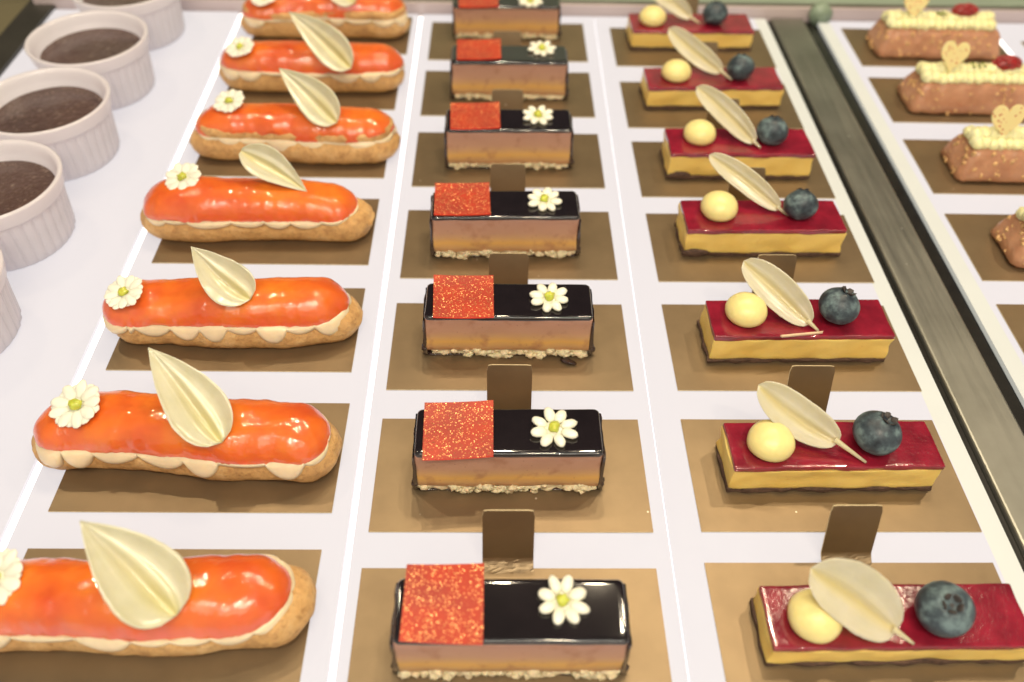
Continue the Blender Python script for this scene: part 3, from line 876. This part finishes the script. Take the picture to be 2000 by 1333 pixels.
# ------------------------------------------------------------------ black glazed layer cakes
def layered_cake(x0, x1, yf, rot, h, label, seed, sq, fl, fr_r):
    rnd = random.Random(seed)
    L = x1-x0-.25; W = 2.45
    fr = Frame((x0+x1)/2, yf + W/2, 0.11, rot)
    t = thing('chocolate_cake', label, 'layered cake', fr, 'black glazed chocolate cakes in a column')
    # crumb base with ragged edge
    g = G(); slab(g, L-.15, W-.06, .02, .42, r=.15, bt=.05, bb=.06, amp=.22, fr=2.6, seed=seed)
    for i in range(60):
        u = rnd.uniform(-1, 1)
        if nz(u*3, seed) < -.25: continue
        s = rnd.uniform(.07, .20)
        g.blob((u*(L/2-.15), -W/2-.03+rnd.uniform(-.07, .08), .26+.16*nz(u*4, seed, 2)+rnd.uniform(-.16, .16)), (s*1.3, s, s*.8), nu=10, nv=7, bump=.9, seed=seed+i*1.7)
    g.make('crumble_base', M['crumb'], t)
    g = G(); slab(g, L-.02, W+.02, 0, .1, r=.12, bt=.03, bb=.02, amp=.08, fr=1.5, seed=seed+3)
    g.make('dark_chocolate_sole', M['dark_choc'], t)
    g = G(); slab(g, L, W, 0.36, h-.20, r=.16, bt=.02, bb=.10, amp=.05, fr=.9, seed=seed+1, steps=8, taper=.04, wave=.10)
    g.make('mousse', M['mousse'], t)
    g = G(); slab(g, L+.04, W+.03, h-.22, h, r=.22, bt=.14, bb=.03, amp=.025, fr=.7, seed=seed+2, wave=.05)
    g.make('black_glaze', M['black_glaze'], t)
    for s in (-1, 1):    # the glaze and a thin chocolate sheet run down both ends
        g = G(); slab(g, .11, W-.05, .05+rnd.uniform(0, .1), h-.30, r=.05, bt=.03, bb=.02, amp=.07, fr=1.6, seed=seed+s, taper=.06, cx=s*(L/2+.065))
        if s > 0 or seed % 2 > 1: g.blob((s*(L/2+.12), -W/2+.2, .35), (.16, .22, .3), bump=.8, seed=seed)
        g.make('end_plate', M['dark_choc'], t)
    # glitter square: thin sheet, slightly curled, overhanging front
    g = G(); n = 12; v = []; zt = h+.06
    P = [Vector((p[0], p[1], 0)) for p in sq]   # BL BR FR FL
    cx = sum(p.x for p in P)/4; cy = sum(p.y for p in P)/4
    for j in range(n+1):
        for i in range(n+1):
            u, w = i/n, j/n
            p = (P[3]*(1-u)+P[2]*u)*(1-w) + (P[0]*(1-u)+P[1]*u)*w
            z = .11 + zt + .10*((w-.5)*2)**2*(1 if w > .5 else -.15) + .05*((u-.5)*2)**2
            v.append(fr.loc((p.x, p.y, z)))
    q = [(j*(n+1)+i, j*(n+1)+i+1, (j+1)*(n+1)+i+1, (j+1)*(n+1)+i) for j in range(n) for i in range(n)]
    g.add([p+Vector((0, 0, .04)) for p in v], q, 0); g.add([p-Vector((0, 0, .04)) for p in v], [tuple(reversed(a)) for a in q], 1)
    lp = [(i, 0) for i in range(n)] + [(n, j) for j in range(n)] + [(n-i, n) for i in range(n)] + [(0, n-j) for j in range(n)]
    a = [v[j*(n+1)+i] for i, j in lp]; k = len(a)
    g.add([p+Vector((0, 0, .04)) for p in a] + [p-Vector((0, 0, .04)) for p in a], [(i, k+i, k+(i+1) % k, (i+1) % k) for i in range(k)], 1)
    g.make('glitter_square', [M['glitter'], M['red_edge']], t, False)
    flower(t, fr, (fl[0], fl[1], h+.11-.02), fr_r, (0.02, -.06, 1), int(seed*7), 'plump')
    return t

CK = [
 (-0.95, 7.62, 1.55, 0.0, 2.9, [(-.53, 4.42), (2.33, 4.47), (2.34, 1.44), (-.58, 1.57)], (5.18, 3.05), 1.02, 'black glazed chocolate cake nearest the front, cut by the bottom edge'),
 (-0.80, 7.38, 9.68, 0.4, 2.75, [(-.38, 12.23), (2.62, 12.39), (2.64, 9.50), (-.30, 9.30)], (5.22, 10.95), 1.08, 'black glazed chocolate cake second from the front'),
 (-0.88, 7.55, 17.74, 0.0, 2.75, [(-.45, 20.5), (2.56, 20.5), (2.61, 17.65), (-.33, 17.62)], (5.33, 19.0), 1.05, 'black glazed chocolate cake third from the front, dark splinter at its right foot'),
 (-1.0, 7.35, 25.35, 1.2, 2.85, [(-.79, 28.1), (2.27, 28.2), (2.38, 25.5), (-.71, 25.4)], (5.35, 26.75), 1.05, 'black glazed chocolate cake fourth from the front, brown stain right of centre'),
 (-0.60, 7.45, 33.95, 1.0, 2.85, [(-.28, 36.6), (2.83, 36.8), (2.9, 34.05), (-.18, 33.85)], (5.26, 35.4), 1.03, 'black glazed chocolate cake fifth from the front'),
 (-0.60, 7.60, 42.3, 0.5, 2.85, [(-.17, 45.0), (2.89, 45.2), (2.93, 42.7), (-.11, 42.5)], (5.77, 44.0), 1.0, 'blurred black glazed chocolate cake sixth from the front'),
 (-0.80, 7.50, 51.3, 0.5, 2.6, [(-.47, 53.7), (2.68, 53.9), (2.73, 51.1), (-.27, 50.9)], (5.14, 51.9), 1.0, 'blurred black glazed chocolate cake at the top edge, farthest back'),
]
for i, (x0, x1, yf, rot, h, sq, fl, fr_r, lab) in enumerate(CK):
    layered_cake(x0, x1, yf, rot, h, lab, 2.3*i+1.1, sq, fl, fr_r)
g = G(); g.blob((0, 0, 0), (.42, .16, .07), rot=Matrix.Rotation(-.5, 3, 'Z'), bump=.5, seed=4)
o = g.make('chocolate_splinter', M['dark_choc']); o.location = (6.35*S, 17.3*S, .2*S)
tag(o, 'dark chocolate splinter on the card at the cake foot', 'chocolate chip')

# ------------------------------------------------------------------ red topped slices
def berry(parent, fr, c, r, d, seed):
    """blueberry with a sunken crown facing d"""
    R = align(d)
    g = G(); nu, nv = 40, 26
    v = []; f = []
    for i in range(nv+1):
        th = math.pi*i/nv
        for j in range(nu):
            ph = 2*math.pi*j/nu
            rad = r*(1 + .03*nz(math.cos(ph)*1.3, math.sin(ph)*1.3+th, seed))
            crown = math.exp(-((th-.40)/.13)**2)*.09*(.6+.4*math.cos(5*ph+seed)) - math.exp(-(th/.27)**2)*.22
            rr = rad*(1+crown)
            p = Vector((math.sin(th)*math.cos(ph)*rr, math.sin(th)*math.sin(ph)*rr, math.cos(th)*rr*.88))
            v.append(fr.loc(Vector(c) + R @ p))
    for i in range(nv):
        for j in range(nu):
            k = (j+1) % nu; f.append((i*nu+j, (i+1)*nu+j, (i+1)*nu+k, i*nu+k))
    g.add(v, f); o = g.make('blueberry', M['berry'], parent)
    g = G(); rnd = random.Random(int(seed*10))
    c = Vector(c)
    Rl = fr.inv.to_3x3() @ R
    for i in range(5):
        a = 2*math.pi*i/5 + seed
        p = R @ Vector((math.cos(a)*r*.27, math.sin(a)*r*.27, r*.84))
        rot = Rl @ Matrix.Rotation(a, 3, 'Z') @ Matrix.Rotation(-.9, 3, 'Y')
        g.blob(fr.loc(c + p), (r*.15, r*.17, r*.03), rot=rot, nu=9, nv=6, bump=.5, seed=seed+i)
    g.blob(fr.loc(c + R @ Vector((0, 0, r*.66))), (r*.24, r*.24, r*.05), rot=Rl, nu=12, nv=6)
    g.make('calyx', M['calyx'], o)

def tart(d, label, seed):
    rnd = random.Random(int(seed*10))
    x0, x1, y0, y1, h = d['x0'], d['x1'], d['y0'], d['y1'], d['h']
    L, W = x1-x0, y1-y0
    fr = Frame((x0+x1)/2, (y0+y1)/2, 0.11, d['rot'])
    t = thing('berry_slice', label, 'cake slice', fr, 'red topped yellow slices in a column')
    g = G(); slab(g, L+.12, W+.12, 0, .24, r=.08, bt=.03, bb=.02, amp=.14, fr=1.5, seed=seed, zamp=.03)
    if d.get('chip'):
        g.blob((-L/2+.75, -W/2-.03, .26), (.75, .14, .26), bump=.4, seed=seed)
    g.make('biscuit_base', M['biscuit'], t)
    g = G(); slab(g, L, W, .20, h-.26, r=.06, bt=.02, bb=.02, amp=.10, fr=1.0, seed=seed+1, steps=10, taper=0)
    g.make('curd_layer', M['curd'], t)
    g = G(); slab(g, L-.02, W-.01, h-.30, h, r=.07, bt=.06, bb=.03, amp=.05, fr=1.0, seed=seed+2, wave=.09, zamp=.015)
    g.make('raspberry_jelly', M['jelly'], t)
    H = h+.11
    # custard dollop: flattened drop with a small peak
    cx, cy, r = d['dl']; rings = []; n = 32
    g = G()
    for th, k in [(0.0, .55), (.06, .86), (.22, 1.0), (.42, 1.02), (.62, .96), (.80, .82), (.95, .60), (1.04, .36), (1.09, .16), (1.11, .03)]:
        z = H - .02 + th*r*1.12
        rings.append([fr.loc((cx + r*k*math.cos(2*math.pi*j/n)*(1+.07*nz(math.cos(2*math.pi*j/n)*.8, math.sin(2*math.pi*j/n)*.8+th, seed)), cy + r*k*math.sin(2*math.pi*j/n), z)) for j in range(n)])
    g.rings(rings); g.make('custard_dollop', M['dollop'], t)
    stem = d['stem']; tip = d['tip']
    B = Vector(stem); T_ = Vector(tip); ax = (T_-B)
    petal(t, fr, B + ax*d.get('sf', .2), T_, d['pw'], 'tart', int(seed*3), stem=stem)
    bx, by, r = d['br']
    berry(t, fr, (bx, by, H + r*.86), r, d.get('bd', (.3, .3, .9)), seed)

TT = [
 dict(x0=13.05, x1=23.0, y0=2.0, y1=4.55, h=1.38, rot=0.6, dl=(14.75, 3.05, 1.0), br=(19.48, 3.1, 1.02), bd=(-.15, -.25, 1), stem=(18.25, 2.10, 1.62), tip=(14.35, 4.0, 3.7), pw=2.35, sf=.16,
      lab='red topped slice nearest the front, cut by the right edge'),
 dict(x0=13.0, x1=22.2, y0=9.75, y1=12.25, h=1.76, rot=1.0, dl=(14.72, 10.85, 1.0), br=(19.25, 10.96, 1.03), bd=(.3, .1, 1), stem=(18.72, 9.95, 1.98), tip=(14.15, 12.55, 4.05), pw=1.75, sf=.25,
      lab='red topped slice second from the front, large upright blueberry'),
 dict(x0=13.45, x1=22.5, y0=17.45, y1=20.1, h=1.85, rot=1.0, dl=(15.22, 18.85, 1.02), br=(19.75, 18.75, 1.0), bd=(.35, .25, 1), stem=(18.68, 17.75, 2.05), tip=(15.05, 20.55, 4.15), pw=1.75, sf=.1,
      lab='red topped slice third from the front, pale shard lying on its edge'),
 dict(x0=13.4, x1=22.45, y0=25.65, y1=28.45, h=1.85, rot=0.8, dl=(15.36, 27.2, 1.05), br=(19.87, 26.95, .95), bd=(.1, .7, .75), stem=(19.35, 26.9, 2.05), tip=(14.85, 29.6, 4.25), pw=1.35, sf=.1, chip=1,
      lab='red topped slice fourth from the front, blueberry crown turned up and back'),
 dict(x0=13.5, x1=22.6, y0=33.1, y1=36.0, h=1.85, rot=0.8, dl=(15.5, 34.75, 1.0), br=(19.91, 34.4, .98), bd=(.25, .6, .8), stem=(19.17, 33.6, 2.1), tip=(15.35, 37.2, 4.2), pw=1.5, sf=.08, chip=1,
      lab='red topped slice fifth from the front'),
 dict(x0=13.1, x1=22.6, y0=41.4, y1=44.2, h=1.65, rot=2.0, dl=(15.2, 42.75, 1.0), br=(19.61, 42.7, .95), bd=(0, .7, .75), stem=(19.05, 42.2, 1.9), tip=(14.75, 45.5, 4.0), pw=1.5, sf=.15,
      lab='red topped slice sixth from the front, red drip on its front'),
 dict(x0=12.95, x1=22.3, y0=49.85, y1=52.8, h=1.55, rot=1.0, dl=(14.6, 51.2, 1.02), br=(19.33, 51.1, .95), bd=(0, .5, .9), stem=(18.25, 50.9, 1.75), tip=(13.95, 52.5, 3.9), pw=1.4, sf=.15,
      lab='blurred red topped slice at the top edge, farthest back'),
]
for i, d in enumerate(TT): tart(d, d['lab'], 1.9*i+.7)
g = G(); g.add([(-1.1,-.06,-.05),(1.0,-.03,-.05),(1.05,.06,-.05),(-1.15,.03,-.05),(-1.1,-.06,.05),(1.0,-.03,.05),(1.05,.06,.05),(-1.15,.03,.05)],
               [(0,3,2,1),(4,5,6,7),(0,1,5,4),(1,2,6,5),(2,3,7,6),(3,0,4,7)])
o = g.make('chocolate_shard', M['shard'], smooth=False)
o.location = (17.85*S, 17.52*S, 2.05*S); o.rotation_euler = (0, 0, math.radians(7))
tag(o, 'thin pale shard lying on the front edge of a red slice', 'chocolate shard')

# ------------------------------------------------------------------ heart topped nut cakes
def heart_cake(x0, y0, L, label, seed, parts=True):
    rnd = random.Random(int(seed*9))
    W = 3.5; H = 2.15; z0 = .0
    fr = Frame(x0 + L/2, y0 + W/2, z0, -1.0)
    t = thing('heart_cake', label, 'cake', fr, 'nut coated heart cakes in the right column')
    # coated bar, narrower at the top
    g = G(); rings = []
    out = rrect(L, W, .45)
    for z, k, ins in ((0, 0, .35), (.06, 0, .12), (.25, 0, .0), (.7, 0, .10), (1.2, 0, .26), (1.7, 0, .44), (2.0, 0, .62), (2.14, 0, .85), (2.16, 0, 1.1)):
        ring = []
        for x, y in out:
            nn = .10*nz(x*1.1, y*1.1, z*1.4+seed) + .05*nz(x*3, y*3, z*3+seed)
            hx = 1 - (ins-nn)*2/L*(abs(x)/(L/2)); hy = 1-(ins-nn)*2/W*(abs(y)/(W/2))
            ring.append((x*hx, y*hy, z + .05*nz(x*1.3, y*1.3, seed)))
        rings.append(ring)
    g.rings(rings); g.make('coated_body', M['nutcoat'], t)
    g = G()
    for i in range(70):
        z = rnd.uniform(.15, 1.9); ins = .62*z/2.0
        if rnd.random() < .7: p = (rnd.uniform(-L/2+.4, L/2-.4), -W/2+ins*.9, z)
        else: p = (-L/2+ins*.9, rnd.uniform(-W/2+.5, W/2-.6), z)
        s = rnd.uniform(.07, .17)
        g.blob(p, (s*1.3, s, s*.8), rot=Matrix.Rotation(rnd.uniform(0, 3), 3, 'Z') @ Matrix.Rotation(rnd.uniform(0, 3), 3, 'Y'), nu=7, nv=5, bump=.5, seed=i)
    g.make('nut_pieces', M['nut'], t)
    # ruffled piping
    g = G()
    for row, (yy, zz, s) in enumerate(((-.62, 2.28, .48), (.0, 2.55, .55), (.62, 2.28, .48))):
        n = int((L-1.3)/.5)
        for i in range(n):
            px = -L/2+.8 + .5*i + rnd.uniform(-.06, .06)
            g.blob((px, yy+rnd.uniform(-.06, .06), zz+rnd.uniform(-.06, .06)), (.44*s/.5, s*1.05, s*.78), rot=Matrix.Rotation(rnd.uniform(-.5, .1), 3, 'Z'), nu=14, nv=9, bump=.25, seed=seed+i)
    for j in range(3): g.blob((-L/2+.72, -.55+j*.5, 2.35+.15*(j == 1)), (.42, .38, .38), bump=.2, seed=j+seed)
    g.make('cream_piping', M['yellow_cream'], t)
    # heart plate standing in the cream
    pts = []
    for i in range(48):
        a = 2*math.pi*i/48
        hx = 16*math.sin(a)**3; hz = 13*math.cos(a)-5*math.cos(2*a)-2*math.cos(3*a)-math.cos(4*a)
        pts.append((hx/17*(1.05+.05*math.sin(seed*3)), hz/17*1.28))
    hx0 = d_heart = 2.75
    g = G(); tl = Matrix.Rotation(-.35, 3, 'X') @ Matrix.Rotation(.12*math.sin(seed*2.1), 3, 'Y')
    C0 = Vector((-L/2+2.25, -.15, 3.72))
    g.rings([[C0 + tl @ Vector((x*k, y, z*k)) for x, z in pts] for y, k in ((-.06, .96), (-.05, 1), (.05, 1), (.06, .96))])
    g.make('heart_plate', M['heart'], t, False)
    g = G(); c0 = Vector((-L/2+6.3, .1, 3.0))
    g.blob(c0, (.95, .55, .50), nu=20, nv=12)
    for i in range(46):
        a = rnd.uniform(0, 6.28); b = rnd.uniform(.1, 1.5)
        g.blob(c0 + Vector((.93*math.sin(b)*math.cos(a), .55*math.sin(b)*math.sin(a), .50*math.cos(b))), (.15, .15, .14), nu=9, nv=7)
    g.make('raspberry', M['raspberry'], t)
    g = G()
    for i in range(7): g.blob((-L/2+4.3+rnd.uniform(-.5, .7), -.1+rnd.uniform(-.3, .3), 3.0), (.12, .09, .07), nu=7, nv=5, bump=.8, seed=i)
    g.make('pistachio_crumbs', M['pistachio'], t)
heart_cake(32.2, 24.6, 9.6, 'nut coated cake corner with a yellow top cut off by the right edge', 1.2)
heart_cake(32.2, 32.9, 9.6, 'heart topped cake third from the back, sharpest heart plate with red specks', 2.7)
heart_cake(31.9, 41.0, 9.9, 'heart topped cake second from the back, raspberry at its right', 4.1)
heart_cake(32.0, 49.0, 9.6, 'blurred heart topped cake farthest back in the top right', 5.9)

# ------------------------------------------------------------------ ramekins
def ramekin(x, y, label, seed, z=0.015):
    fr = Frame(x, y, z)
    t = thing('ramekin', label, 'ramekin', fr, 'white ramekins of dark custard')
    g = G(); n = 288; rings = []
    H = 3.9
    prof = [(0.0, 3.15, 0), (0.02, 3.28, .3), (.15, 3.36, 1), (.6, 3.40, 1), (1.2, 3.45, 1), (1.8, 3.50, 1), (2.5, 3.57, 1), (2.85, 3.61, 1), (2.92, 3.62, .3),
            (2.95, 3.72, 0), (3.0, 3.78, 0), (3.1, 3.80, 0), (3.5, 3.86, 0), (3.75, 3.93, 0), (3.84, 3.95, 0), (3.90, 3.90, 0), (3.91, 3.80, 0), (3.86, 3.70, 0),
            (3.7, 3.62, 0), (3.35, 3.54, 0), (3.05, 3.44, 0), (2.9, 3.32, 0), (2.6, 3.26, 0), (2.2, 3.2, 0)]
    for z_, r, fl in prof:
        rings.append([((r + .10*fl*abs(math.cos(a*18))**.6 - .06*fl)*math.cos(a), (r + .10*fl*abs(math.cos(a*18))**.6 - .06*fl)*math.sin(a), z_) for a in [2*math.pi*j/n for j in range(n)]])
    g.rings(rings, cap1=False); g.make('bowl', M['ceramic'], t)
    g = G(); rings = []; n = 64
    for k in (1.0, .97, .9, .75, .55, .35, .15, .02):
        rings.append([(3.31*k*math.cos(a), 3.31*k*math.sin(a), 2.80 + .06*(k > .93) + .05*nz(k*2*math.cos(a), k*2*math.sin(a), seed)) for a in [2*math.pi*j/n for j in range(n)]])
    g.rings(rings, cap0=False); g.make('dark_custard', M['custard'], t)
RL = ['white ramekin cut off by the left edge, only its fluted side showing', 'white ramekin half out of the left edge, in front of the other custards',
      'fluted white ramekin of dark custard third from the back', 'fully visible white ramekin of dark custard, second from the back', 'white ramekin at the top edge, farthest back']
for i, y in enumerate((19.0, 27.0, 35.3, 43.35, 51.6)):
    ramekin(-25.25, y, RL[i], i*1.7)
